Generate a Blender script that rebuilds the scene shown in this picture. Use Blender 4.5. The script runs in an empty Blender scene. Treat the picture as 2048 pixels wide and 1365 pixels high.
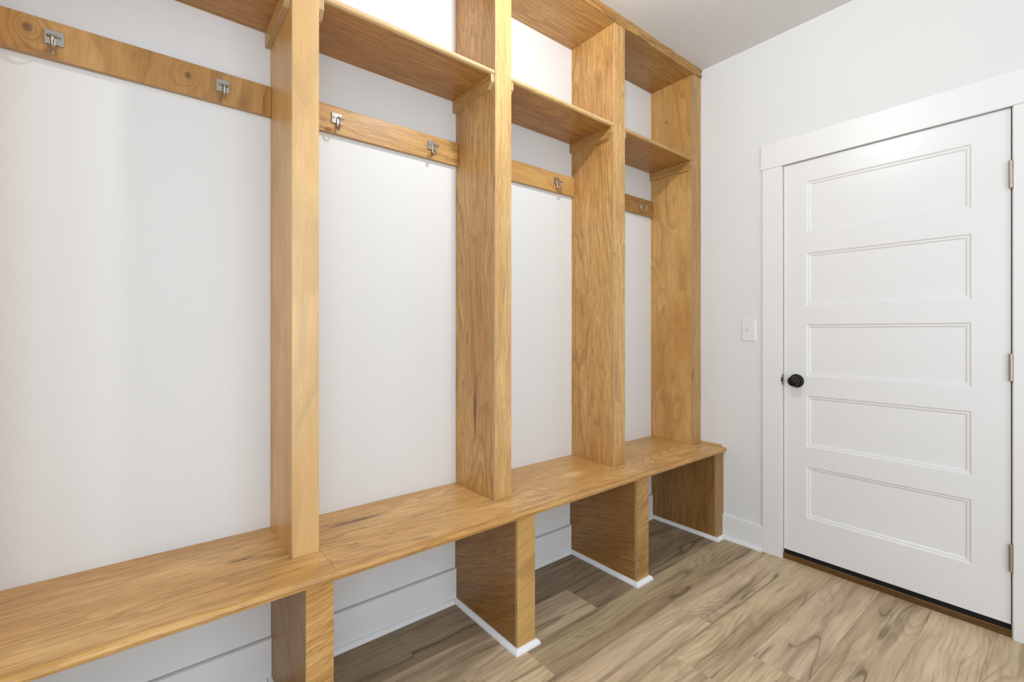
import bpy, bmesh, math, random
from mathutils import Vector
random.seed(7)
sc = bpy.context.scene
COL = sc.collection

# ------------------------------------------------------------------ camera, world, lights, exposure
cam_d = bpy.data.cameras.new('camera'); cam = bpy.data.objects.new('camera', cam_d); COL.objects.link(cam)
cam.location = (-2.6105, -1.7296, 1.1765)
cam.rotation_euler = (math.radians(90), 0, -math.radians(38.781))
cam_d.sensor_width = 36.0
cam_d.lens = 921.686 / 2048 * 36.0
cam_d.shift_y = (664.83 - 682.5) / 2048      # image centre lies below the horizon
cam_d.clip_start = 0.02
sc.camera = cam
sc.view_settings.view_transform = 'Standard'
sc.view_settings.look = 'None'
sc.view_settings.gamma = 1.0
sc.view_settings.use_curve_mapping = False
sc.view_settings.exposure = 0.0

w = bpy.data.worlds.new('world'); sc.world = w; w.use_nodes = True
w.node_tree.nodes['Background'].inputs[0].default_value = (0.95, 0.98, 1.0, 1)
w.node_tree.nodes['Background'].inputs[1].default_value = 0.6

def area(name, loc, target, sx, sy, power, color):
    l = bpy.data.lights.new(name, 'AREA'); l.shape = 'RECTANGLE'; l.size = sx; l.size_y = sy
    l.energy = power; l.color = color
    o = bpy.data.objects.new(name, l); COL.objects.link(o); o.location = loc
    o.rotation_euler = (Vector(target) - Vector(loc)).to_track_quat('-Z', 'Y').to_euler()
    return o
# added fill: unseen area lights in the openings behind and left of camera
area('fill_rear', (-2.5, -3.16, 1.35), (-2.5, 0, 1.35), 3.0, 2.2, 38, (0.875, 1.0, 1.145))
area('fill_left', (-4.26, -1.7, 1.35), (0, -1.7, 1.35), 2.2, 2.2, 17, (0.875, 1.0, 1.145))
LAMP = (-1.50, -0.87, 2.575)
LAMP_POWER = 27.0

WALLX = -0.006      # plane of the door wall
HC = 2.7375         # ceiling height

# ------------------------------------------------------------------ node helpers
class NT:
    def __init__(s, name):
        s.m = bpy.data.materials.new(name); s.m.use_nodes = True
        s.t = s.m.node_tree; s.b = s.t.nodes['Principled BSDF']
    def n(s, typ, **kw):
        x = s.t.nodes.new(typ)
        for k, v in kw.items(): setattr(x, k, v)
        return x
    def l(s, a, b): s.t.links.new(a, b)
    def put(s, sock, v):
        if hasattr(v, 'is_linked') or hasattr(v, 'links'): s.l(v, sock)
        else: sock.default_value = v
    def math(s, op, a, b=None, c=None, clamp=False):
        x = s.n('ShaderNodeMath', operation=op); x.use_clamp = clamp
        s.put(x.inputs[0], a)
        if b is not None: s.put(x.inputs[1], b)
        if c is not None: s.put(x.inputs[2], c)
        return x.outputs[0]
    def vmath(s, op, a, b=None):
        x = s.n('ShaderNodeVectorMath', operation=op); s.put(x.inputs[0], a)
        if b is not None: s.put(x.inputs[1], b)
        return x.outputs['Value'] if op in ('LENGTH', 'DOT_PRODUCT', 'DISTANCE') else x.outputs[0]
    def noise(s, vec, scale=1.0, detail=2.0, rough=0.5, dist=0.0):
        x = s.n('ShaderNodeTexNoise'); s.l(vec, x.inputs['Vector'])
        x.inputs['Scale'].default_value = scale; x.inputs['Detail'].default_value = detail
        x.inputs['Roughness'].default_value = rough; x.inputs['Distortion'].default_value = dist
        return x.outputs['Fac']
    def mapr(s, v, a, b, c=0.0, d=1.0, smooth=True):
        x = s.n('ShaderNodeMapRange'); x.interpolation_type = 'SMOOTHSTEP' if smooth else 'LINEAR'
        s.l(v, x.inputs[0])
        for i, q in enumerate((a, b, c, d)): x.inputs[i + 1].default_value = q
        return x.outputs[0]
    def mix(s, f, a, b, mode='MIX'):
        x = s.n('ShaderNodeMix', data_type='RGBA', blend_type=mode)
        s.put(x.inputs[0], f); s.put(x.inputs[6], a); s.put(x.inputs[7], b)
        return x.outputs[2]

def c4(c): return (c[0], c[1], c[2], 1.0)

LIGHT, MID, DARK = (0.76, 0.480, 0.188), (0.59, 0.325, 0.095), (0.22, 0.098, 0.028)

def wood(name, axis='Z', kind='oak', seed=0.0, tone=1.0, red=0.0, knots=(), streaks=(), figure=1.0, pale=0.0, rot=None, gloss=0.36, pale_core=False):
    """honey-stained veneer. Contours of a stretched noise field give the rotary-cut figure."""
    t = NT(name)
    tc = t.n('ShaderNodeTexCoord').outputs['Object']
    along, across, N = {'oak': (0.62, 5.2, 19.0), 'birch': (1.1, 3.4, 7.0), 'straight': (0.22, 7.0, 17.0), 'burl': (2.0, 6.0, 8.5)}[kind]
    coarse = kind in ('oak', 'straight')
    ax = 'XYZ'.index(axis)
    sv = [across] * 3; sv[ax] = along
    p = t.vmath('ADD', tc, (seed * 1.37, seed * 2.11, seed * 0.73))
    if rot:                                   # grain running diagonally across the panel
        r = t.n('ShaderNodeVectorRotate', rotation_type=rot[0] + '_AXIS'); t.l(tc, r.inputs['Vector']); r.inputs['Angle'].default_value = math.radians(rot[1])
        p = t.vmath('ADD', r.outputs[0], (seed * 1.37, seed * 2.11, seed * 0.73))
    wob = t.n('ShaderNodeTexNoise'); t.l(p, wob.inputs['Vector']); wob.inputs['Scale'].default_value = 4.0; wob.inputs['Detail'].default_value = 3.0
    wo = t.vmath('SUBTRACT', wob.outputs['Color'], (0.5, 0.5, 0.5))
    pw = t.vmath('ADD', p, t.vmath('MULTIPLY', wo, (0.04, 0.04, 0.04)))
    h = t.noise(t.vmath('MULTIPLY', pw, tuple(sv)), 1.0, 2.0, 0.42, 0.0)
    core = None
    for (kx, ky, kz, r, stretch) in knots:
        ks = [1.0 / r] * 3; ks[ax] = 1.0 / (r * stretch)
        d = t.vmath('LENGTH', t.vmath('ADD', t.vmath('MULTIPLY', t.vmath('SUBTRACT', tc, (kx, ky, kz)), tuple(ks)), t.vmath('MULTIPLY', wo, (1.6, 1.6, 1.6))))
        g = t.math('EXPONENT', t.math('MULTIPLY', d, -0.75))
        h = t.math('ADD', h, t.math('MULTIPLY', g, 0.7))
        c = t.mapr(d, 0.80, 0.35, 0.0, 1.0)
        core = c if core is None else t.math('MAXIMUM', core, c)
    fine = [120.0] * 3; fine[ax] = 3.2
    fib = t.noise(t.vmath('MULTIPLY', pw, tuple(fine)), 1.0, 4.0, 0.65)
    pores = [260.0] * 3; pores[ax] = 11.0
    po = t.noise(t.vmath('MULTIPLY', pw, tuple(pores)), 1.0, 2.0, 0.6)
    hh = t.math('ADD', h, t.math('MULTIPLY', fib, 0.016 if coarse else 0.008))
    fr = t.math('FRACT', t.math('MULTIPLY', hh, N))
    line = t.math('MULTIPLY', t.mapr(fr, 0.35, 0.88), t.mapr(fr, 1.0, 0.90))       # slow rise, quick fall: late wood
    s2 = t.math('MULTIPLY_ADD', t.math('SINE', t.math('MULTIPLY', hh, N * 17.0)), 0.5, 0.5)
    blot = t.noise(t.vmath('MULTIPLY', p, tuple([4.5 if i != ax else 1.4 for i in range(3)])), 1.0, 4.0, 0.6)
    big = t.mapr(blot, 0.33, 0.67)
    base = t.mix(big, c4(MID), c4(LIGHT))
    msk = t.mapr(t.noise(t.vmath('MULTIPLY', p, tuple([7.0 if i != ax else 2.0 for i in range(3)])), 1.0, 2.0, 0.5), 0.36, 0.60, 0.35, 1.0)
    brk = t.mapr(po, 0.36, 0.62, 0.45, 1.0) if coarse else 1.0
    fg = {'oak': 0.58, 'birch': 0.30, 'straight': 0.46, 'burl': 0.42}[kind] * figure
    m = t.math('MULTIPLY', t.math('MULTIPLY', line, msk), fg)
    if coarse: m = t.math('MULTIPLY', m, brk)
    col = t.mix(m, base, c4(DARK))
    col = t.mix(t.math('MULTIPLY', s2, 0.10 if coarse else 0.07), col, c4(DARK))
    col = t.mix(t.mapr(fib, 0.38, 0.66, 0.0, 0.60 if coarse else 0.28), col, c4((MID[0] * .72, MID[1] * .64, MID[2] * .56)))
    col = t.mix(t.mapr(po, 0.53, 0.70, 0.0, 0.50 if coarse else 0.14), col, c4(DARK))
    for (kx, ky, kz, r, stretch) in streaks:
        ks = [1.0 / r] * 3; ks[ax] = 1.0 / (r * stretch)
        q = t.vmath('ADD', t.vmath('MULTIPLY', t.vmath('SUBTRACT', tc, (kx, ky, kz)), tuple(ks)), t.vmath('MULTIPLY', wo, (1.8, 1.8, 1.8)))
        d = t.math('ADD', t.vmath('LENGTH', q), t.math('MULTIPLY', fib, 1.2))
        col = t.mix(t.mapr(d, 2.2, 1.1, 0.0, 0.8), col, c4((0.13, 0.06, 0.022)))
    if core is not None:
        cn = t.noise(p, 260.0, 2.0)
        col = t.mix(t.math('MULTIPLY', core, 0.45), col, c4((0.86, 0.64, 0.34))) if pale_core else t.mix(t.math('MULTIPLY', core, 0.85), col, t.mix(cn, c4((0.06, 0.03, 0.015)), c4((0.36, 0.20, 0.11))))
    if pale: col = t.mix(pale, col, c4((0.74, 0.60, 0.38)))
    tn = (tone, tone * (1 - 0.12 * red), tone * (1 - 0.30 * red))
    col = t.mix(1.0, col, c4(tn), 'MULTIPLY')
    t.l(col, t.b.inputs['Base Color'])
    t.b.inputs['Roughness'].default_value = gloss
    t.b.inputs['Specular IOR Level'].default_value = 0.5
    bp = t.n('ShaderNodeBump'); bp.inputs['Strength'].default_value = 0.10; bp.inputs['Distance'].default_value = 0.0006
    t.l(po, bp.inputs['Height']); t.l(bp.outputs[0], t.b.inputs['Normal'])
    return t.m

def ply_edge(name, seed=0.0, stripe_axis='Y', pitch=0.0045, tone=1.0):
    """cut edge of plywood: pale and dark plies with the odd dark void."""
    t = NT(name); tc = t.n('ShaderNodeTexCoord').outputs['Object']
    sep = t.n('ShaderNodeSeparateXYZ'); t.l(tc, sep.inputs[0])
    a = sep.outputs['XYZ'.index(stripe_axis)]
    sn = t.math('SINE', t.math('MULTIPLY', t.math('ADD', a, seed * 0.01), 2 * math.pi / pitch))
    st = t.mapr(sn, -0.2, 0.5)
    nz = t.noise(t.vmath('ADD', tc, (seed, seed, seed)), 34.0, 3.0, 0.6)
    base = t.mix(st, c4((0.40 * tone, 0.24 * tone, 0.10 * tone)), c4((0.74 * tone, 0.55 * tone, 0.31 * tone)))
    base = t.mix(t.mapr(nz, 0.35, 0.65, 0.0, 0.3), base, c4((0.42 * tone, 0.24 * tone, 0.09 * tone)))
    vo = t.noise(t.vmath('MULTIPLY', t.vmath('ADD', tc, (seed * 3, 1, seed)), (30.0, 30.0, 9.0)), 1.0, 2.0, 0.5)
    base = t.mix(t.math('MULTIPLY', t.mapr(vo, 0.66, 0.72), t.math('SUBTRACT', 1.0, st)), base, c4((0.05, 0.025, 0.01)))
    t.l(base, t.b.inputs['Base Color']); t.b.inputs['Roughness'].default_value = 0.55
    return t.m

def paint(name, col, rough, spec=0.5, bump=0.0, scale=250.0):
    t = NT(name); tc = t.n('ShaderNodeTexCoord').outputs['Object']
    nz = t.noise(tc, 1.3, 3.0, 0.5)
    t.l(t.mix(t.mapr(nz, 0.3, 0.7), c4([c * 0.985 for c in col]), c4(col)), t.b.inputs['Base Color'])
    t.b.inputs['Roughness'].default_value = rough; t.b.inputs['Specular IOR Level'].default_value = spec
    if bump:
        bp = t.n('ShaderNodeBump'); bp.inputs['Strength'].default_value = bump; bp.inputs['Distance'].default_value = 0.0005
        t.l(t.noise(tc, scale, 3.0, 0.6), bp.inputs['Height']); t.l(bp.outputs[0], t.b.inputs['Normal'])
    return t.m

def metal(name, col, rough, brushed=True, metallic=1.0):
    t = NT(name); tc = t.n('ShaderNodeTexCoord').outputs['Object']
    nz = t.noise(t.vmath('MULTIPLY', tc, (300.0, 300.0, 2500.0)), 1.0, 2.0)
    t.l(t.mix(nz, c4([c * 0.88 for c in col]), c4(col)), t.b.inputs['Base Color'])
    t.b.inputs['Metallic'].default_value = metallic; t.b.inputs['Roughness'].default_value = rough
    return t.m

def floor_mat():
    t = NT('plank_floor'); tc = t.n('ShaderNodeTexCoord').outputs['Object']
    at = t.n('ShaderNodeAttribute', attribute_name='plank')       # r = seed, g = tone, b = warmth
    sp = t.n('ShaderNodeSeparateColor'); t.l(at.outputs['Color'], sp.inputs[0])
    off = t.n('ShaderNodeCombineXYZ')
    t.l(t.math('MULTIPLY', sp.outputs[0], 37.0), off.inputs[0]); t.l(t.math('MULTIPLY', sp.outputs[0], 91.0), off.inputs[1]); t.l(t.math('MULTIPLY', sp.outputs[0], 53.0), off.inputs[2])
    p = t.vmath('ADD', tc, off.outputs[0])
    wob = t.n('ShaderNodeTexNoise'); t.l(p, wob.inputs['Vector']); wob.inputs['Scale'].default_value = 2.0; wob.inputs['Detail'].default_value = 2.0
    wv = t.vmath('MULTIPLY', t.vmath('SUBTRACT', wob.outputs['Color'], (0.5, 0.5, 0.5)), (0.16, 0.055, 0.05))
    pw = t.vmath('ADD', p, wv)
    h = t.noise(t.vmath('MULTIPLY', pw, (0.85, 5.0, 5.0)), 1.0, 2.0, 0.45)
    fib = t.noise(t.vmath('MULTIPLY', pw, (4.0, 90.0, 90.0)), 1.0, 4.0, 0.65)
    med = t.noise(t.vmath('MULTIPLY', pw, (1.3, 22.0, 22.0)), 1.0, 4.0, 0.6)
    ring = t.math('FRACT', t.math('MULTIPLY', t.math('ADD', h, t.math('MULTIPLY', fib, 0.008)), 26.0))
    ring = t.math('MULTIPLY', t.mapr(ring, 0.3, 0.85), t.mapr(ring, 1.0, 0.88))
    band = t.mapr(t.noise(t.vmath('MULTIPLY', pw, (0.9, 8.0, 8.0)), 1.0, 3.0, 0.55), 0.38, 0.64)
    dens = t.mapr(t.noise(t.vmath('MULTIPLY', p, (1.3, 6.0, 6.0)), 1.0, 2.0), 0.40, 0.62)
    lightc, midc, darkc = (0.74, 0.58, 0.38), (0.54, 0.39, 0.24), (0.20, 0.13, 0.075)
    col = t.mix(t.math('MULTIPLY', band, 0.65), c4(lightc), c4(midc))
    col = t.mix(t.math('MULTIPLY', t.math('MULTIPLY', ring, dens), 0.30), col, c4(darkc))
    col = t.mix(t.mapr(med, 0.46, 0.66, 0.0, 0.62), col, c4((0.31, 0.21, 0.125)))
    col = t.mix(t.mapr(fib, 0.42, 0.66, 0.0, 0.38), col, c4((0.30, 0.215, 0.14)))
    # long dark cracks that follow the figure
    cr = t.math('ABSOLUTE', t.math('SUBTRACT', t.noise(t.vmath('MULTIPLY', t.vmath('ADD', pw, (4.2, 1.7, 0.3)), (0.6, 8.0, 8.0)), 1.0, 1.5, 0.45), 0.5))
    mask = t.mapr(t.noise(t.vmath('MULTIPLY', p, (2.2, 9.0, 9.0)), 1.0, 2.0), 0.42, 0.56)
    col = t.mix(t.math('MULTIPLY', t.mapr(cr, 0.038, 0.0), t.math('MULTIPLY', mask, 0.34)), col, c4((0.26, 0.17, 0.10)))
    col = t.mix(t.math('MULTIPLY', t.mapr(cr, 0.008, 0.001), t.math('MULTIPLY', mask, 0.62)), col, c4((0.11, 0.075, 0.045)))
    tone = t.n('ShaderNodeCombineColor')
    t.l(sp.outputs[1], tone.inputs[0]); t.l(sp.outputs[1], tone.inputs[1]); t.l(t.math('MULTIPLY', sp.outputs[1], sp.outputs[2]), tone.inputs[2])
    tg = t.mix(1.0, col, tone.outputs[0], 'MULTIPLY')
    t.l(tg, t.b.inputs['Base Color'])
    t.b.inputs['Roughness'].default_value = 0.5; t.b.inputs['Specular IOR Level'].default_value = 0.3
    bp = t.n('ShaderNodeBump'); bp.inputs['Strength'].default_value = 0.15; bp.inputs['Distance'].default_value = 0.0006
    t.l(fib, bp.inputs['Height']); t.l(bp.outputs[0], t.b.inputs['Normal'])
    return t.m

M_wall = paint('wall_paint', (0.82, 0.823, 0.812), 0.6, 0.25, 0.06)
M_ceil = paint('ceiling_paint', (0.76, 0.75, 0.735), 0.8, 0.2, 0.05)
M_trim = paint('trim_paint', (0.88, 0.88, 0.875), 0.38, 0.5, 0.03, 120.0)
M_door = paint('door_paint', (0.87, 0.87, 0.865), 0.32, 0.5, 0.05, 160.0)
M_shoe = paint('shoe_paint', (0.90, 0.90, 0.895), 0.35, 0.5)
M_switch = paint('switch_plastic', (0.86, 0.86, 0.85), 0.3, 0.5)
M_nickel = metal('satin_nickel', (0.46, 0.435, 0.40), 0.28)
M_nickel2 = metal('hinge_nickel', (0.50, 0.46, 0.39), 0.38)
M_black = paint('oil_rubbed_black', (0.008, 0.007, 0.006), 0.3, 0.3)
M_gap = paint('gap_dark', (0.012, 0.012, 0.012), 0.8, 0.2)
M_hole = paint('screw_recess', (0.06, 0.055, 0.05), 0.6, 0.2)

# ------------------------------------------------------------------ mesh helpers
def link(name, bm, mats, parent=None, origin=None):
    if origin is not None:
        bmesh.ops.translate(bm, verts=bm.verts, vec=-Vector(origin))
    me = bpy.data.meshes.new(name); bm.to_mesh(me); bm.free()
    for m in (mats if isinstance(mats, (list, tuple)) else [mats]): me.materials.append(m)
    o = bpy.data.objects.new(name, me); COL.objects.link(o)
    if origin is not None: o.location = origin
    if parent is not None:
        o.parent = parent
        if origin is not None: o.location = Vector(origin) - parent.location
    return o

def box(bm, x0, x1, y0, y1, z0, z1, bev=0.0, seg=2, mi=0):
    v = [bm.verts.new((x, y, z)) for z in (z0, z1) for y in (y0, y1) for x in (x0, x1)]
    fs = [bm.faces.new([v[i] for i in q]) for q in ((0, 2, 3, 1), (4, 5, 7, 6), (0, 1, 5, 4), (2, 6, 7, 3), (0, 4, 6, 2), (1, 3, 7, 5))]
    for f in fs: f.material_index = mi
    if bev > 0:
        es = list({e for f in fs for e in f.edges})
        bmesh.ops.bevel(bm, geom=es, offset=bev, segments=seg, affect='EDGES', profile=0.5)
    return fs

def mesh_box(name, x0, x1, y0, y1, z0, z1, mat, parent=None, bev=0.001, origin=None):
    bm = bmesh.new(); box(bm, min(x0, x1), max(x0, x1), min(y0, y1), max(y0, y1), min(z0, z1), max(z0, z1), bev)
    return link(name, bm, mat, parent, origin)

def extrude_profile(bm, pts, axis, a, b, mi=0):
    """closed polygon pts in the plane normal to axis, swept from a to b (pts ordered as the other two axes)."""
    def P(p, s):
        if axis == 'X': return (s, p[0], p[1])
        if axis == 'Y': return (p[0], s, p[1])
        return (p[0], p[1], s)
    A = [bm.verts.new(P(p, a)) for p in pts]; B = [bm.verts.new(P(p, b)) for p in pts]
    n = len(pts); out = []
    for i in range(n):
        out.append(bm.faces.new((A[i], A[(i + 1) % n], B[(i + 1) % n], B[i])))
    out.append(bm.faces.new(A[::-1])); out.append(bm.faces.new(B))
    for f in out: f.material_index = mi
    return out

def fixn(bm): bmesh.ops.recalc_face_normals(bm, faces=bm.faces)

def empty(name, loc, label, cat, group=None, kind=None):
    o = bpy.data.objects.new(name, None); COL.objects.link(o); o.location = loc; o.empty_display_size = 0.05
    tag(o, label, cat, group, kind); return o
def tag(o, label, cat, group=None, kind=None):
    o['label'] = label; o['category'] = cat
    if group: o['group'] = group
    if kind: o['kind'] = kind
    return o

def lathe(bm, prof, origin, axis, seg=40, mi=0):
    """prof: (distance along axis, radius); axis: unit vector."""
    ax = Vector(axis).normalized(); t1 = ax.orthogonal().normalized(); t2 = ax.cross(t1)
    rings = []
    for (s, r) in prof:
        c = Vector(origin) + ax * s
        if r < 1e-6: rings.append([bm.verts.new(c)])
        else: rings.append([bm.verts.new(c + (t1 * math.cos(2 * math.pi * k / seg) + t2 * math.sin(2 * math.pi * k / seg)) * r) for k in range(seg)])
    for a, b in zip(rings, rings[1:]):
        for k in range(seg):
            k2 = (k + 1) % seg
            if len(a) == 1 and len(b) == 1: continue
            if len(a) == 1: f = bm.faces.new((a[0], b[k], b[k2]))
            elif len(b) == 1: f = bm.faces.new((a[k], b[0], a[k2]))
            else: f = bm.faces.new((a[k], b[k], b[k2], a[k2]))
            f.material_index = mi; f.smooth = True

def tube(bm, pts, rad, seg=14):
    pts = [Vector(p) for p in pts]; rings = []
    rads = rad if isinstance(rad, (list, tuple)) else [rad] * len(pts)
    prev = None
    for i, p in enumerate(pts):
        d = (pts[min(i + 1, len(pts) - 1)] - pts[max(i - 1, 0)]).normalized()
        u = d.cross(Vector((1, 0, 0)))
        if u.length < 1e-4: u = d.orthogonal()
        u.normalize(); v = d.cross(u).normalized()
        rings.append([bm.verts.new(p + (u * math.cos(2 * math.pi * k / seg) + v * math.sin(2 * math.pi * k / seg)) * rads[i]) for k in range(seg)])
    for a, b in zip(rings, rings[1:]):
        for k in range(seg):
            f = bm.faces.new((a[k], a[(k + 1) % seg], b[(k + 1) % seg], b[k])); f.smooth = True
    bm.faces.new(rings[0][::-1]); bm.faces.new(rings[-1])

def catmull(pts, n=6):
    out = []
    P = [pts[0]] + list(pts) + [pts[-1]]
    for i in range(1, len(P) - 2):
        p0, p1, p2, p3 = [Vector(P[i + k]) for k in (-1, 0, 1, 2)]
        for k in range(n):
            s = k / n
            out.append(0.5 * ((2 * p1) + (p2 - p0) * s + (2 * p0 - 5 * p1 + 4 * p2 - p3) * s * s + (3 * p1 - p0 - 3 * p2 + p3) * s ** 3))
    out.append(Vector(pts[-1])); return out

# ------------------------------------------------------------------ room shell
XL, YR = -4.30, -3.20
o = mesh_box('wall_back', XL - 0.1, 0.1, 0.0, 0.1, -0.05, HC + 0.1, M_wall, bev=0)
tag(o, 'smooth white back wall behind the lockers', 'wall', kind='structure')

# door wall with its doorway cut out
bm = bmesh.new()
DY0, DY1, DTOP = -0.7447, -1.5494, 2.0425     # leaf edges
JY0, JY1, JT = DY0 + 0.0035, DY1 - 0.0035, DTOP + 0.0035
box(bm, WALLX, 0.12, JY0 + 0.02, 0.0, -0.05, HC + 0.05)
box(bm, WALLX, 0.12, YR, JY1 - 0.02, -0.05, HC + 0.05)
box(bm, WALLX, 0.12, JY1 - 0.02, JY0 + 0.02, JT + 0.02, HC + 0.05)
o = link('wall_right', bm, M_wall); tag(o, 'white wall holding the panelled door and the light switch', 'wall', kind='structure')

def wall_with_opening(name, label, axis, at, thick, a0, a1, o0, o1, otop):
    bm = bmesh.new()
    def B(p0, p1, z0, z1):
        if axis == 'Y': box(bm, p0, p1, min(at, at + thick), max(at, at + thick), z0, z1)
        else: box(bm, min(at, at + thick), max(at, at + thick), p0, p1, z0, z1)
    B(a0, o0, -0.05, HC + 0.05); B(o1, a1, -0.05, HC + 0.05); B(o0, o1, otop, HC + 0.05)
    o = link(name, bm, M_wall); tag(o, label, 'wall', kind='structure')
wall_with_opening('wall_rear', 'white wall behind the viewer with a wide opening', 'Y', YR, -0.1, XL - 0.1, 0.1, -4.0, -1.0, 2.45)
wall_with_opening('wall_left', 'white wall left of the lockers with a wide opening', 'X', XL, -0.1, YR, 0.0, -2.8, -0.6, 2.45)
o = mesh_box('ceiling', XL - 0.1, 0.12, YR - 0.1, 0.1, HC, HC + 0.1, M_ceil, bev=0)
tag(o, 'flat pale grey-white ceiling', 'ceiling', kind='structure')

# floor: planks running along the back wall, 180 mm wide
bm = bmesh.new(); cl = bm.loops.layers.float_color.new('plank')
def quad(x0, x1, y0, y1, z, c):
    f = bm.faces.new([bm.verts.new(p) for p in ((x0, y0, z), (x1, y0, z), (x1, y1, z), (x0, y1, z))])
    for lp in f.loops: lp[cl] = c
    return f
seen_joints = {1: [(-1.097)], 2: [-1.505], 3: [-0.82], 4: [-1.105], 0: [-0.62]}
seen_tones = {(0, 0): .55, (0, 1): .55, (1, 0): .88, (1, 1): .56, (2, 0): 1.06, (2, 1): .76, (3, 0): 1.06, (3, 1): 1.02, (4, 0): .98, (4, 1): 1.02, (-1, 0): .50, (-1, 1): .56}  # rows by the wall: dark planks, with bench shade painted into their tone
rowy = -0.065; G = 0.0003
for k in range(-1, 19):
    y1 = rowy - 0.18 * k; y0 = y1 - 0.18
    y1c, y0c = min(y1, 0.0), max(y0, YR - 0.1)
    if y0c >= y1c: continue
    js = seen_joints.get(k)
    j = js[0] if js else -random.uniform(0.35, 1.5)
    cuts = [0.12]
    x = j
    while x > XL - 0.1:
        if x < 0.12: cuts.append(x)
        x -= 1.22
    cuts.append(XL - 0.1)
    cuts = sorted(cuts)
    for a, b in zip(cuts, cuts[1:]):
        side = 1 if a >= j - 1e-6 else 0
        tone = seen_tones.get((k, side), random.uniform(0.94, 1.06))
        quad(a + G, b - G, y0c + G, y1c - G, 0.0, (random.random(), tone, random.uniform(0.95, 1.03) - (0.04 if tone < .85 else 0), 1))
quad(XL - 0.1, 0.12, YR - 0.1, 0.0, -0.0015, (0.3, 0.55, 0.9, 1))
o = link('floor', bm, floor_mat()); tag(o, 'wood-look plank floor in light tan and brown', 'floor', kind='structure')

# baseboards and quarter rounds
def qr_profile(r, h, n=7):
    """quarter round in local (out, up): flat back at out=0 and flat foot at up=0."""
    return [(0, 0)] + [(r * math.cos(a), h * math.sin(a)) for a in [i * math.pi / 2 / (n - 1) for i in range(n)]]

def baseboard(name, label, fn):
    bm = bmesh.new(); fn(bm); fixn(bm)
    o = link(name, bm, M_trim); tag(o, label, 'baseboard', kind='structure')
BBT = 0.010
def bb_back(bm):
    extrude_profile(bm, [(0, 0), (-BBT, 0), (-BBT, 0.1455), (-BBT + 0.002, 0.148), (0, 0.148)], 'X', XL, WALLX - 0.0005)
baseboard('baseboard_back', 'white baseboard along the back wall under the bench', bb_back)
M_gap_shade = paint('gap_shade_grey', (0.60, 0.60, 0.59), 0.7, 0.2)
bm = bmesh.new(); box(bm, XL + 0.001, WALLX - 0.001, -0.0104, -0.0002, 0.1415, 0.1482)  # grey strip paints the shade of the gap line above the baseboard
cb = link('gap_shade_line', bm, M_gap_shade); cb.parent = bpy.data.objects['baseboard_back']; cb['label'] = 'grey painted shade line on top of the baseboard'
def bb_right(bm):
    x = WALLX
    extrude_profile(bm, [(x, 0), (x - 0.012, 0), (x - 0.012, 0.130), (x - 0.0095, 0.134), (x, 0.134)], 'Y', -0.6445, -0.0105)
baseboard('baseboard_right', 'short white baseboard between locker and door casing', bb_right)
def shoe(bm, pts_axis, out_sign, base, a, b):
    pass

SH = 0.019; SR = 0.015
def trim(name, label, bm, mat=None, cat='trim'):
    fixn(bm); o = link(name, bm, mat or M_trim); tag(o, label, cat, kind='structure'); return o

# ------------------------------------------------------------------ door casing
bm = bmesh.new(); box(bm, -0.018, WALLX, -0.739, -0.6445, 0.0, 2.0425, 0.0015)
trim('trim_1', 'white door casing board on the latch side', bm)
bm = bmesh.new(); box(bm, -0.018, WALLX, -1.652, -1.5570, 0.0, 2.0425, 0.0015)
trim('trim_2', 'white door casing board on the hinge side', bm)
bm = bmesh.new(); box(bm, -0.019, WALLX, -1.659, -0.637, 2.0435, 2.174, 0.0015)
trim('trim_3', 'wide white head casing board above the door', bm)
bm = bmesh.new()   # jambs, set just behind the casing
box(bm, -0.004, 0.118, JY0, JY0 + 0.019, 0.0, JT + 0.019, 0.0008)
box(bm, -0.004, 0.118, JY1 - 0.019, JY1, 0.0, JT + 0.019, 0.0008)
box(bm, -0.004, 0.118, JY1, JY0, JT, JT + 0.019, 0.0008)
# stops behind the leaf
box(bm, 0.040, 0.054, JY1, JY0, JT - 0.012, JT)
box(bm, 0.040, 0.054, JY0 - 0.012, JY0, 0.04, JT)
box(bm, 0.040, 0.054, JY1, JY1 + 0.012, 0.04, JT)
trim('trim_4', 'white door jamb around the leaf', bm)

# dark strips filling the gap behind the leaf's edges
bm = bmesh.new()
box(bm, 0.030, 0.040, JY0 - 0.0035, JY0, 0.03, JT)
box(bm, 0.030, 0.040, JY1, JY1 + 0.0035, 0.03, JT)
box(bm, 0.030, 0.040, JY1, JY0, JT - 0.0035, JT)
o = trim('trim_5', 'dark strip in the thin gap around the door', bm, M_gap)

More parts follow.
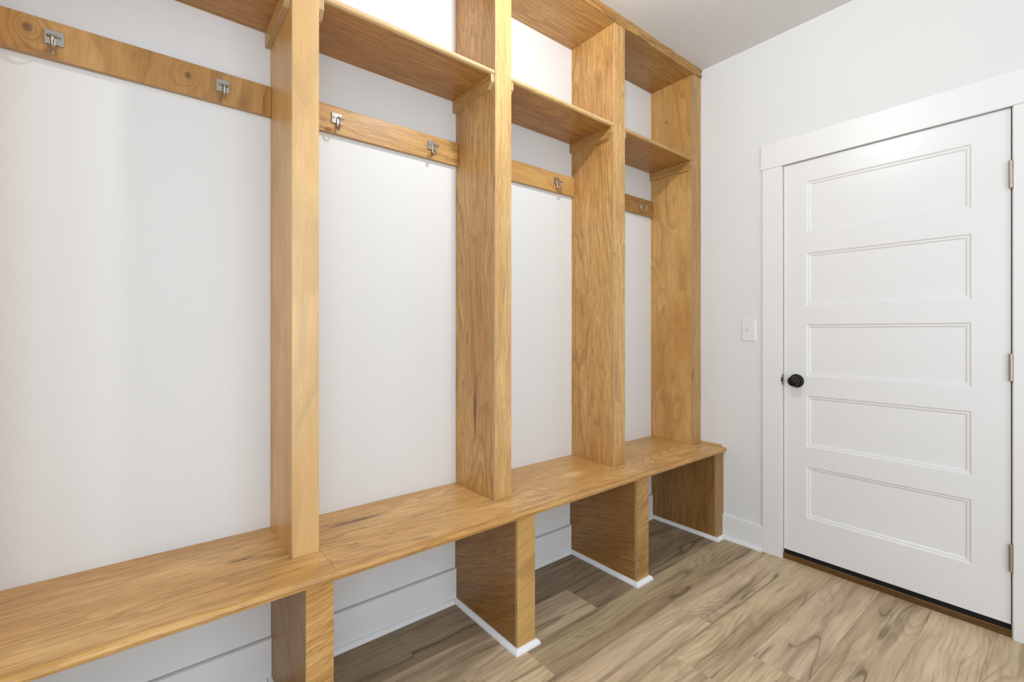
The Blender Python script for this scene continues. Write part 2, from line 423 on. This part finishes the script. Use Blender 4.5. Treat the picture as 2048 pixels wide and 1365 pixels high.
# ------------------------------------------------------------------ door leaf
P_Y = (-0.8481, -1.4406)
P_Z = [(1.9368, 1.6751), (1.5754, 1.3110), (1.2157, 0.9543), (0.8572, 0.5989), (0.5004, 0.2395)]
DB = 0.050
def door_leaf():
    bm = bmesh.new(); X = 0.0
    def V(y, z, x=X): return bm.verts.new((x, y, z))
    def face(y0, y1, z0, z1, x=X): bm.faces.new([V(y0, z0, x), V(y0, z1, x), V(y1, z1, x), V(y1, z0, x)])
    yl, yr = DY0, DY1
    pl, prr = P_Y
    face(yl, pl, DB, DTOP); face(prr, yr, DB, DTOP)
    zs = [DTOP] + [z for p in P_Z for z in p] + [DB]
    for i in range(0, len(zs), 2): face(pl, prr, zs[i + 1], zs[i])
    prof = [(0, 0), (0.0060, 0.0055), (0.0125, 0.0055), (0.0185, 0.0105), (0.0215, 0.0105)]
    for (zt, zb) in P_Z:
        loops = []
        for (ins, dep) in prof:
            loops.append([V(pl - ins, zt - ins, X + dep), V(prr + ins, zt - ins, X + dep), V(prr + ins, zb + ins, X + dep), V(pl - ins, zb + ins, X + dep)])
        for a, b in zip(loops, loops[1:]):
            for k in range(4): bm.faces.new((a[k], a[(k + 1) % 4], b[(k + 1) % 4], b[k]))
        bm.faces.new(loops[-1])
    # sides and back
    b = 0.038
    for (ya, za, yb, zb) in ((yl, DB, yl, DTOP), (yl, DTOP, yr, DTOP), (yr, DTOP, yr, DB), (yr, DB, yl, DB)):
        bm.faces.new([V(ya, za), V(yb, zb), V(yb, zb, b), V(ya, za, b)])
    bm.faces.new([V(yl, DB, b), V(yl, DTOP, b), V(yr, DTOP, b), V(yr, DB, b)])
    bmesh.ops.remove_doubles(bm, verts=bm.verts, dist=1e-5); fixn(bm)
    return bm
door = link('door_1', door_leaf(), M_door)
tag(door, 'white five-panel door with black knob and nickel hinges', 'door', kind='structure')
# knob
ky, kz = -0.8045, 0.928
bm = bmesh.new()
lathe(bm, [(0, 0.034), (0.003, 0.0345), (0.006, 0.033), (0.009, 0.028), (0.010, 0.020), (0.0105, 0.014), (0.026, 0.0125)], (-0.0001, ky, kz), (-1, 0, 0))
knob_rose = link('knob_rose', bm, M_black, door)
bm = bmesh.new()
lathe(bm, [(0.020, 0.012), (0.027, 0.0135), (0.031, 0.021), (0.036, 0.0255), (0.0385, 0.0262), (0.0400, 0.0268), (0.0415, 0.0262), (0.047, 0.0262), (0.053, 0.024), (0.0575, 0.0205), (0.0580, 0.0190), (0.0575, 0.0175), (0.061, 0.0160), (0.064, 0.011), (0.0645, 0.0095), (0.064, 0.0080), (0.0655, 0.005), (0.066, 0.0)], (0, ky, kz), (-1, 0, 0), 48)
link('door_knob', bm, M_black, door)
bm = bmesh.new(); box(bm, -0.0062, -0.0005, JY0 + 0.0002, JY0 + 0.0052, 0.904, 0.957, 0.0012)
box(bm, -0.0185, -0.0045, JY0 + 0.0012, JY0 + 0.0042, 0.918, 0.942, 0.0012)
strike = link('strike_plate', bm, M_black, door)
bm = bmesh.new(); box(bm, 0.003, 0.030, DY0 - 0.001, DY0 + 0.0030, 0.900, 0.956, 0.0008)
link('latch', bm, M_black, door)
# hinges
def hinge(z0, z1):
    bm = bmesh.new(); r = 0.0078; L = z1 - z0; gr = 0.0006
    prof = [(-0.004, 0.0), (-0.0035, 0.003), (-0.0015, r * 0.62), (0, r * 0.9), (0.001, r)]
    for fz in (0.165, 0.835):
        s = L * fz
        prof += [(s - 0.0010, r), (s - 0.0009, r * 0.84), (s + 0.0009, r * 0.84), (s + 0.0010, r)]
    prof += [(L - 0.001, r), (L, r * 0.9), (L + 0.002, 0.0)]
    cy = DY1 - 0.0015
    lathe(bm, prof, (-0.0095, cy, z0), (0, 0, 1), 40)
    for f in bm.faces: f.smooth = False
    box(bm, -0.006, 0.001, cy - 0.0016, cy - 0.0006, z0 + 0.001, z1 - 0.001)
    box(bm, -0.006, 0.001, cy + 0.0006, cy + 0.0014, z0 + 0.001, z1 - 0.001)
    return link('hinge', bm, M_nickel2, door)
for z0, z1 in ((1.731, 1.836), (0.989, 1.093), (0.257, 0.360)): hinge(z0, z1)
# dark box added as painted shade in the gap under the leaf
bm = bmesh.new(); box(bm, 0.0035, 0.030, DY1 + 0.002, DY0 - 0.002, 0.0285, DB + 0.0)
link('gap_shade_box', bm, M_gap, door)

# threshold
t_mat = wood('threshold_wood', 'Y', 'straight', 21, 0.21, red=1.6)
bm = bmesh.new()
extrude_profile(bm, [(-0.003, 0.0), (0.118, 0.0), (0.118, 0.028), (0.006, 0.028), (0.000, 0.0275), (-0.003, 0.025)], 'Y', JY1 + 0.0003, JY0 - 0.0003)
fixn(bm); o = link('door_threshold', bm, t_mat); tag(o, 'dark brown wooden threshold under the white door', 'threshold')

# ------------------------------------------------------------------ light switch
sw = empty('light_switch', (WALLX, -0.5696, 1.127), 'white toggle light switch on the wall beside the door casing', 'light switch')
def on_wall(name, bm, mat, parent): return link(name, bm, mat, parent, None)
bm = bmesh.new()
x = 0.0; hy = 0.0375; z0, z1 = 0.0, 0.1225
vs = []
outer = [(-hy, z0), (hy, z0), (hy, z1), (-hy, z1)]; ins = 0.004
A = [bm.verts.new((0, y, z)) for y, z in outer]
Bq = [bm.verts.new((-0.003, y, z)) for y, z in outer]
Cq = [bm.verts.new((-0.0062, y * (1 - ins / hy), z + (ins if z == 0 else -ins))) for y, z in outer]
for a, b in ((A, Bq), (Bq, Cq)):
    for k in range(4): bm.faces.new((a[k], a[(k + 1) % 4], b[(k + 1) % 4], b[k]))
bm.faces.new(Cq); bm.faces.new(A[::-1]); fixn(bm)
link('cover_plate', bm, M_switch, sw)
bm = bmesh.new()
box(bm, -0.0070, -0.0060, -0.0055, 0.0055, 0.049, 0.0735, 0.0002)
link('toggle_frame', bm, M_switch, sw)
bm = bmesh.new()
tv = [(-0.0065, 0.058), (-0.0195, 0.0675), (-0.0185, 0.0725), (-0.0065, 0.067)]
pa = [bm.verts.new((x, -0.0042 if i in (0, 3) else -0.0032, z)) for i, (x, z) in enumerate(tv)]
pb = [bm.verts.new((x, 0.0042 if i in (0, 3) else 0.0032, z)) for i, (x, z) in enumerate(tv)]
for k in range(4): bm.faces.new((pa[k], pa[(k + 1) % 4], pb[(k + 1) % 4], pb[k]))
bm.faces.new(pa[::-1]); bm.faces.new(pb); fixn(bm)
link('toggle', bm, M_switch, sw)
for zz in (0.031, 0.0915):
    bm = bmesh.new(); lathe(bm, [(0.0055, 0.0036), (0.0072, 0.0033), (0.0076, 0.0025), (0.0072, 0.0)], (0, 0, zz), (-1, 0, 0), 16)
    link('screw', bm, M_switch, sw)

# ------------------------------------------------------------------ ceiling lamp (above the frame)
t = NT('lamp_glass'); t.b.inputs['Base Color'].default_value = (0.9, 0.88, 0.84, 1)
t.b.inputs['Emission Color'].default_value = (0.97, 0.99, 1.0, 1); t.b.inputs['Emission Strength'].default_value = LAMP_POWER / (4 * math.pi ** 2 * 0.036 ** 2) * 1.0
M_lampglass = t.m
lamp = empty('ceiling_lamp', (LAMP[0], LAMP[1], HC), 'ceiling lamp over the bench with an added light-blocking dish, just above the view', 'ceiling lamp')
bm = bmesh.new(); lathe(bm, [(0, 0.0), (0, 0.06), (0.018, 0.058), (0.024, 0.02), (0.05, 0.014), (0.095, 0.014), (0.095, 0.0)], (0, 0, 0), (0, 0, -1), 40)
link('canopy', bm, M_trim, lamp)
bm = bmesh.new(); lathe(bm, [(0.088, 0.014), (0.090, 0.10), (0.100, 0.17), (0.104, 0.17), (0.094, 0.10), (0.092, 0.014)], (0, 0, 0), (0, 0, -1), 48)  # unseen dish, added to keep the lamp's light off the ceiling
link('blocker_dish', bm, M_trim, lamp)
bm = bmesh.new(); prof = [(HC - LAMP[2] - 0.036 * math.cos(a), 0.036 * math.sin(a)) for a in [i * math.pi / 16 for i in range(17)]]
lathe(bm, prof, (0, 0, 0), (0, 0, -1), 32)
link('glass_globe', bm, M_lampglass, lamp)

# ------------------------------------------------------------------ lockers: bench, supports, dividers, shelves, top board
HB, HS, HT = 0.518, 2.183, 2.692
D = 0.2905; DS = 0.428
DIV = [(-3.004, -2.930), (-2.2710, -2.1960), (-1.5375, -1.4572), (-0.8100, -0.7312), (-0.0880, WALLX - 0.0012)]
SUP = [(-3.004, -2.930), (-2.2695, -2.1960), (-1.5405, -1.4525), (-0.8225, -0.7300), (-0.0835, WALLX - 0.0012)]
BX0 = -3.06

# bench
bench = empty('bench', (-1.5, -0.2, 0.4995), 'long honey-stained wooden bench top running under all the lockers', 'bench')
o0 = Vector((0, 0, 0))
def part(name, bm, mats, parent):
    """geometry given in world coordinates, parented without moving it."""
    fixn(bm)
    bmesh.ops.translate(bm, verts=bm.verts, vec=-Vector(parent.location))
    me = bpy.data.meshes.new(name); bm.to_mesh(me); bm.free()
    for m in (mats if isinstance(mats, (list, tuple)) else [mats]): me.materials.append(m)
    o = bpy.data.objects.new(name, me); COL.objects.link(o); o.parent = parent
    return o
BL = bench.location
bm = bmesh.new(); box(bm, BX0, -2.1905, -0.425, -0.0005, 0.4995, HB, 0.0004)
part('board', bm, wood('bench_wood_left', 'X', 'oak', 3, 1.10, 0.0, streaks=[(-2.395 - BL.x, -0.20 - BL.y, 0.018, 0.006, 5)]), bench)
bm = bmesh.new(); box(bm, -2.190, WALLX - 0.0005, -0.425, -0.0005, 0.4995, HB, 0.0004)
part('board', bm, wood('bench_wood_right', 'X', 'oak', 9.3, 1.12, 0.0,
     knots=[(-1.05 - BL.x, -0.245 - BL.y, 0.012, 0.050, 2.4)], pale_core=True, streaks=[(-2.03 - BL.x, -0.135 - BL.y, 0.018, 0.011, 9)]), bench)
bm = bmesh.new()
prof = [(-.425, .4925), (-.425, .518), (-.4345, .5178), (-.4405, .5158), (-.4448, .512), (-.4465, .507), (-.4452, .502), (-.4415, .4992), (-.4400, .4988), (-.4405, .4965), (-.4385, .4935), (-.434, .4925)]
extrude_profile(bm, prof, 'X', BX0, WALLX - 0.0005)
nos = part('nosing', bm, wood('nosing_wood', 'X', 'straight', 5, 0.98, 0.35), bench)
for f in nos.data.polygons: f.use_smooth = False
bm = bmesh.new()   # small quarter round against the door wall
x = WALLX - 0.0005
extrude_profile(bm, [(x, HB)] + [(x - 0.011 * math.cos(a), HB + 0.0125 * math.sin(a)) for a in [i * math.pi / 12 for i in range(7)]], 'Y', -0.416, -D - 0.0005)
part('end_moulding', bm, ply_edge('end_moulding_wood', 2, 'Z', 0.006, 1.0), bench)['label'] = 'pale quarter-round strip against the wall'

# supports
sup_specs = [
  ('honey plywood bench support at the far left end', 'birch', 'straight'),
  ('plywood bench support under the first divider, nearest the viewer', 'straight', 'oak'),
  ('plywood bench support with white shoe moulding, middle of the three free-standing ones', 'oak', 'birch'),
  ('plywood bench support with white shoe moulding, farthest free-standing one near the door', 'straight', 'oak'),
  ('dark-stained plywood bench support against the door wall', 'straight', 'straight')]
sup_names = ['bench support under the divider']
for i, (a, b) in enumerate(SUP):
    lab, k1, k2 = sup_specs[i]
    zt = 0.4920
    s = empty('bench_support', ((a + b) / 2, -0.2, 0), lab, 'bench support', 'plywood supports under the bench')
    oy = -0.0005; ny = -BBT - 0.0005
    dk = 0.62 if i else 0.85
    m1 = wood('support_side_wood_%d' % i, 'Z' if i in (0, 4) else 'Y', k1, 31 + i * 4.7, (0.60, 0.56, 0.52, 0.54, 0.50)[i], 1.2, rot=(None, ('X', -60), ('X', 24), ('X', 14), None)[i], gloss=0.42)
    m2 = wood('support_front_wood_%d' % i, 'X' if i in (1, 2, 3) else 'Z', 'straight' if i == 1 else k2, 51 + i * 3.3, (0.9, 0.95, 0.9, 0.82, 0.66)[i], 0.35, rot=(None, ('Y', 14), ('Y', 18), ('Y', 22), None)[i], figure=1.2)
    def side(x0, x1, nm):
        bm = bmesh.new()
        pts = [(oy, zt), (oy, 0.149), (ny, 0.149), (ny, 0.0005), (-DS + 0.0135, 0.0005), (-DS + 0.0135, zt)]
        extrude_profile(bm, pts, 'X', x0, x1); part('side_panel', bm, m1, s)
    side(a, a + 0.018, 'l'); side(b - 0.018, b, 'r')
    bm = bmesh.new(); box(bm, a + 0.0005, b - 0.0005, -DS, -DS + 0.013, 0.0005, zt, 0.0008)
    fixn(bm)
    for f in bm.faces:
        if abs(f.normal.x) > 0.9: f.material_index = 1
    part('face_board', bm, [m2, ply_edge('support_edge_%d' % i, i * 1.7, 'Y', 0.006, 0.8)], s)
    # white shoe moulding mitred round the foot
    bm = bmesh.new(); n = 7
    cs = [(SR * math.cos(q), SH * math.sin(q)) for q in [j * math.pi / 2 / (n - 1) for j in range(n)]]
    prof = [(0, 0.0004)] + [(u, v + 0.0004) for u, v in cs]
    rows = []
    e0 = -BBT - 0.0005
    corners = [(a, e0, (-1, 0)), (a, -DS, (-1, -1))]
    if i < 4: corners += [(b, -DS, (1, -1)), (b, e0, (1, 0))]
    else: corners += [(b - 0.0, -DS, (0, -1))]
    for (cx, cy, (ox, oyy)) in corners:
        g = 0.0003
        rows.append([bm.verts.new((cx + ox * (u + g), cy + oyy * (u + g), v)) for u, v in prof])
    for r0, r1 in zip(rows, rows[1:]):
        for q in range(len(prof)):
            bm.faces.new((r0[q], r0[(q + 1) % len(prof)], r1[(q + 1) % len(prof)], r1[q]))
    bm.faces.new(rows[0]); bm.faces.new(rows[-1][::-1])
    part('shoe_moulding', bm, M_shoe, s)['label'] = 'white quarter-round shoe moulding'

# shoe mouldings along the walls, cut between the supports
k = 6
for i in range(4):
    bm = bmesh.new()
    x0 = SUP[i][1] + SR + 0.0008; x1 = SUP[i + 1][0] - SR - 0.0008
    pts = [(-BBT - 0.0002 - u, v + 0.0002) for u, v in qr_profile(SR, SH)]
    extrude_profile(bm, pts, 'X', x0 - 0.0, x1 + 0.0)
    trim('trim_%d' % k, ['white shoe moulding under the bench, leftmost bay', 'white shoe moulding under the bench, second bay from the left', 'white shoe moulding under the bench, third bay from the left', 'white shoe moulding under the bench, bay nearest the door wall'][i], bm, M_shoe); k += 1
bm = bmesh.new()
x = WALLX - 0.0122
extrude_profile(bm, [(x - u, v + 0.0002) for u, v in qr_profile(SR, SH)], 'Y', -0.6435, -DS - SR - 0.001)
trim('trim_%d' % k, 'white shoe moulding between bench and door casing', bm, M_shoe)

# dividers
div_specs = [
  dict(l='honey wooden locker divider at the far left end', side=('birch', 1.0), front=('birch', 1.1)),
  dict(l='smooth pale maple-faced locker divider nearest the viewer', side=('birch', 0.93), front=('birch', 1.10)),
  dict(l='oak-grained locker divider with dark knots, second from the left', side=('oak', 0.94), front=('oak', 1.08)),
  dict(l='oak-grained locker divider with zigzag grain, third from the left', side=('oak', 0.98), front=('straight', 0.98)),
  dict(l='swirl-grained locker end panel against the door wall', side=('burl', 0.96), front=('straight', 0.86))]
for i, (a, b) in enumerate(DIV):
    sp = div_specs[i]; s = empty('locker_divider', ((a + b) / 2, -0.145, HB), sp['l'], 'divider', 'tall wooden dividers between the lockers')
    L = s.location
    kn, stk = [], []
    if i == 2:
        kn = [(a - L.x, -0.055 - L.y, 0.735 - HB, 0.008, 1.5)]
        stk = [(a - L.x, -0.150 - L.y, 0.86 - HB, 0.010, 12), (a - L.x, -0.055 - L.y, 0.96 - HB, 0.003, 4), (a - L.x, -0.09 - L.y, 1.15 - HB, 0.003, 8)]
    if i == 4: kn = [(a - L.x, -0.11 - L.y, 2.47 - HB, 0.013, 1.4), (a - L.x, -0.13 - L.y, 1.72 - HB, 0.016, 3.0)]
    if i == 4: kn = kn[:1]
    m1 = wood('divider_side_wood_%d' % i, 'Z', sp['side'][0], 71 + i * 5.9, sp['side'][1], 0.35 if i != 4 else 0.55, knots=kn, streaks=stk, figure=(1, .6, 1, 1.15, .75)[i])
    m2 = wood('divider_front_wood_%d' % i, 'Z', sp['front'][0], 95 + i * 7.1, sp['front'][1], 0.0, figure=(1, .8, .8, .9, .9)[i], pale=(.3, .22, .14, .0, 0)[i], gloss=0.30)
    zt = HT - 0.0003; z0 = HB + 0.0003
    for (x0, x1) in ((a, a + 0.018), (b - 0.018, b)):
        bm = bmesh.new(); box(bm, x0, x1, -D + 0.0155, -0.0005, z0, zt, 0.0006); part('side_panel', bm, m1, s)
    bm = bmesh.new(); box(bm, a + 0.0004, b - 0.0004, -D, -D + 0.015, z0, zt, 0.0008)
    fixn(bm)
    if i != 1:
        for f in bm.faces:
            if abs(f.normal.x) > 0.9: f.material_index = 1
    part('face_board', bm, [m2, ply_edge('divider_edge_%d' % i, i * 2.3, 'Y', 0.0062, 1.05 if i != 4 else .85)], s)
    # cleats that carry the shelves
    prof = [(-0.0008, HS - 0.0004), (-0.0008, 2.133), (-0.260, 2.131), (-0.2715, 2.142), (-0.2835, 2.153), (-0.2835, HS - 0.0004)]
    for sgn, xx in ((-1, a), (1, b)):
        if (i == 0 and sgn < 0) or (i == 4 and sgn > 0): continue
        bm = bmesh.new()
        extrude_profile(bm, prof, 'X', xx + sgn * 0.0003, xx + sgn * 0.0165); fixn(bm)
        for f in bm.faces:
            if abs(f.normal.x) < 0.5: f.material_index = 1
        part('shelf_cleat', bm, [wood('cleat_wood_%d_%d' % (i, sgn + 1), 'Y', 'straight', 140 + i * 3.1 + sgn, 0.86, 0.4), ply_edge('cleat_edge_%d_%d' % (i, sgn + 1), i + sgn, 'X', 0.0055, 0.95)], s)

# shelves
shelf_labels = ['wooden shelf above the leftmost locker bay, cut by the top of the photo', 'wooden shelf with rounded front edge in the second locker bay',
                'wooden shelf with rounded front edge in the third locker bay', 'small-looking wooden shelf in the locker bay nearest the door']
for i in range(4):
    x0, x1 = DIV[i][1] + 0.0006, DIV[i + 1][0] - 0.0006
    s = empty('locker_shelf', ((x0 + x1) / 2, -0.14, HS), shelf_labels[i], 'shelf', 'shelves above the hook rails')
    bm = bmesh.new(); box(bm, x0, x1, -0.274, -0.0005, HS, HS + 0.0185, 0.0003)
    part('board', bm, wood('shelf_wood_%d' % i, 'X', ('oak', 'oak', 'oak', 'straight')[i], 171 + i * 6.3, 0.74, 1.2), s)
    bm = bmesh.new(); r = 0.0105
    pts = [(-0.2742, HS), ] + [(-0.2775 - r * math.sin(q) , HS + 0.00975 - 0.00975 * math.cos(q)) for q in [j * math.pi / 10 for j in range(11)]] + [(-0.2742, HS + 0.0195)]
    extrude_profile(bm, pts, 'X', x0, x1)
    part('nosing', bm, wood('shelf_nosing_wood_%d' % i, 'X', 'straight', 191 + i * 3.3, 1.05 if i < 3 else .85, 0.0, pale=(.4, .4, .2, .0)[i]), s)

# top board under the ceiling with its front moulding
s = empty('top_board', (-1.5, -0.15, HT), 'long wooden top board under the ceiling capping the lockers', 'board')
bm = bmesh.new(); box(bm, BX0, -0.8, -0.289, -0.0005, HT, HT + 0.02, 0.0004)
part('board', bm, wood('top_wood_left', 'X', 'straight', 211, 0.84, 0.5), s)
bm = bmesh.new(); box(bm, -0.7995, WALLX - 0.0006, -0.289, -0.0005, HT, HT + 0.02, 0.0004)
part('board', bm, wood('top_wood_right', 'X', 'straight', 217, 0.70, 0.8), s)
bm = bmesh.new()
prof = [(-0.2895, HT), (-0.295, HT + 0.001), (-0.2975, HT + 0.008), (-0.2965, HT + 0.018), (-0.2925, HT + 0.022), (-0.2925, HT + 0.028), (-0.2985, HT + 0.036), (-0.2985, HC - 0.0005), (-0.270, HC - 0.0005), (-0.270, HT + 0.0205), (-0.2895, HT + 0.0205)]
n = 90; xs = [BX0 + (WALLX - 0.0006 - BX0) * q / n for q in range(n + 1)]
rr = random.Random(4); rows = []
for x in xs:
    jit = rr.uniform(-0.002, 0.002)
    rows.append([bm.verts.new((x, y + (jit if y < -0.28 else 0), z)) for y, z in prof])
for r0, r1 in zip(rows, rows[1:]):
    for q in range(len(prof)): bm.faces.new((r0[q], r0[(q + 1) % len(prof)], r1[(q + 1) % len(prof)], r1[q]))
bm.faces.new(rows[0]); bm.faces.new(rows[-1][::-1])
part('front_moulding', bm, wood('top_moulding_wood', 'X', 'oak', 223, 0.72, 0.6, figure=1.5), s)

# hook rails
rail_labels = ['swirl-grained wooden hook rail with two round knots in the leftmost bay', 'straight-grained light oak hook rail in the second bay',
               'plain honey-coloured hook rail in the third bay', 'short-looking dark-stained hook rail in the bay nearest the door']
RZ0, RZ1, RT = 1.9005, 2.0, 0.018
for i in range(4):
    x0, x1 = DIV[i][1] + 0.0008, DIV[i + 1][0] - 0.0008
    L = Vector(((x0 + x1) / 2, 0, RZ0)); kn = []
    if i == 0: kn = [(-2.84 - L.x, -0.018, 1.961 - RZ0, 0.0165, 1.15), (-2.501 - L.x, -0.018, 1.956 - RZ0, 0.0155, 1.15)]
    mt = [wood('rail_wood_0', 'Z', 'burl', 231, 0.78, 0.9, knots=kn, figure=1.6), wood('rail_wood_1', 'X', 'oak', 235, 1.02, 0.1, figure=1.0),
          wood('rail_wood_2', 'X', 'birch', 239, 0.96, 0.1), wood('rail_wood_3', 'X', 'burl', 243, 0.58, 0.9)][i]
    bm = bmesh.new(); box(bm, x0, x1, -RT, -0.0005, RZ0, RZ1, 0.0007); fixn(bm)
    for f in bm.faces:
        if f.normal.z < -0.9: f.material_index = 1
    bmesh.ops.translate(bm, verts=bm.verts, vec=-L)
    me = bpy.data.meshes.new('hook_rail'); bm.to_mesh(me); bm.free(); me.materials.append(mt); me.materials.append(ply_edge('rail_edge_%d' % i, i * 1.1, 'Y', 0.0055, 0.8))
    o = bpy.data.objects.new('hook_rail', me); COL.objects.link(o); o.location = L
    tag(o, rail_labels[i], 'hook rail', 'wooden rails carrying the coat hooks')

# coat hooks
def make_hook():
    root = bpy.data.objects.new('coat_hook', None); COL.objects.link(root); root.empty_display_size = 0.03
    def P(name, bm, m):
        fixn(bm); me = bpy.data.meshes.new(name); bm.to_mesh(me); bm.free(); me.materials.append(m)
        o = bpy.data.objects.new(name, me); COL.objects.link(o); o.parent = root; return o
    bm = bmesh.new(); box(bm, -0.0185, 0.0185, -0.0050, -0.0001, 0.0, 0.0375, 0.0008); P('back_plate', bm, M_nickel)
    bm = bmesh.new()
    path = catmull([(0, -0.0045, 0.020), (0, -0.0055, 0.008), (0, -0.0065, -0.006), (0, -0.0100, -0.020), (0, -0.0180, -0.0285), (0, -0.0280, -0.0270), (0, -0.0370, -0.0170), (0, -0.0415, -0.004), (0, -0.0420, 0.0055)], 6)
    tube(bm, path, 0.0033); P('hook_arm', bm, M_nickel)
    bm = bmesh.new()
    lathe(bm, [(0, 0.0044), (0.006, 0.0046), (0.012, 0.0036), (0.014, 0.003)], (0, -0.042, 0.004), (0, 0.0, -1), 18); 
    n = 9
    for q in range(n):      # ridged bar across the tip
        x0 = -0.0105 + 0.021 * q / n
        box(bm, x0 + 0.0001, x0 + 0.021 / n - 0.0001, -0.0485, -0.0350, 0.0035, 0.0090, 0.0005, 1)
    box(bm, -0.0102, 0.0102, -0.0480, -0.0355, 0.0032, 0.0085)
    P('tip_bar', bm, M_nickel)
    for x in (-0.0115, 0.0115):
        bm = bmesh.new(); lathe(bm, [(0.0048, 0.0042), (0.0060, 0.0038), (0.0066, 0.0026), (0.0060, 0.0014)], (x, 0, 0.0205), (0, -1, 0), 18)
        sc_ = P('screw', bm, M_nickel)
        bm = bmesh.new(); lathe(bm, [(0.0058, 0.0016), (0.0064, 0.0013), (0.0064, 0.0)], (x, 0, 0.0205), (0, -1, 0), 12)
        r = P('screw_recess', bm, M_hole); r.parent = sc_
    return root
def copy_tree(o, parent=None):
    c = o.copy(); COL.objects.link(c)
    if parent is not None: c.parent = parent
    for ch in list(o.children): copy_tree(ch, c)
    return c
hooks = [(-2.791, 'nickel coat hook beside the left knot, leftmost hook in view'), (-2.410, 'nickel coat hook on the knotty rail, next to the nearest divider'),
         (-2.056, 'nickel coat hook at the left end of the light oak rail'), (-1.667, 'nickel coat hook at the right end of the light oak rail'),
         (-0.942, 'nickel coat hook on the plain rail of the third bay'), (-0.223, 'nickel coat hook on the dark rail nearest the door')]
proto = make_hook()
for q, (x, lab) in enumerate(hooks):
    h = proto if q == 0 else copy_tree(proto)
    h.location = (x, -RT - 0.0002, 1.9365)
    tag(h, lab, 'coat hook', 'satin nickel coat hooks on the rails')
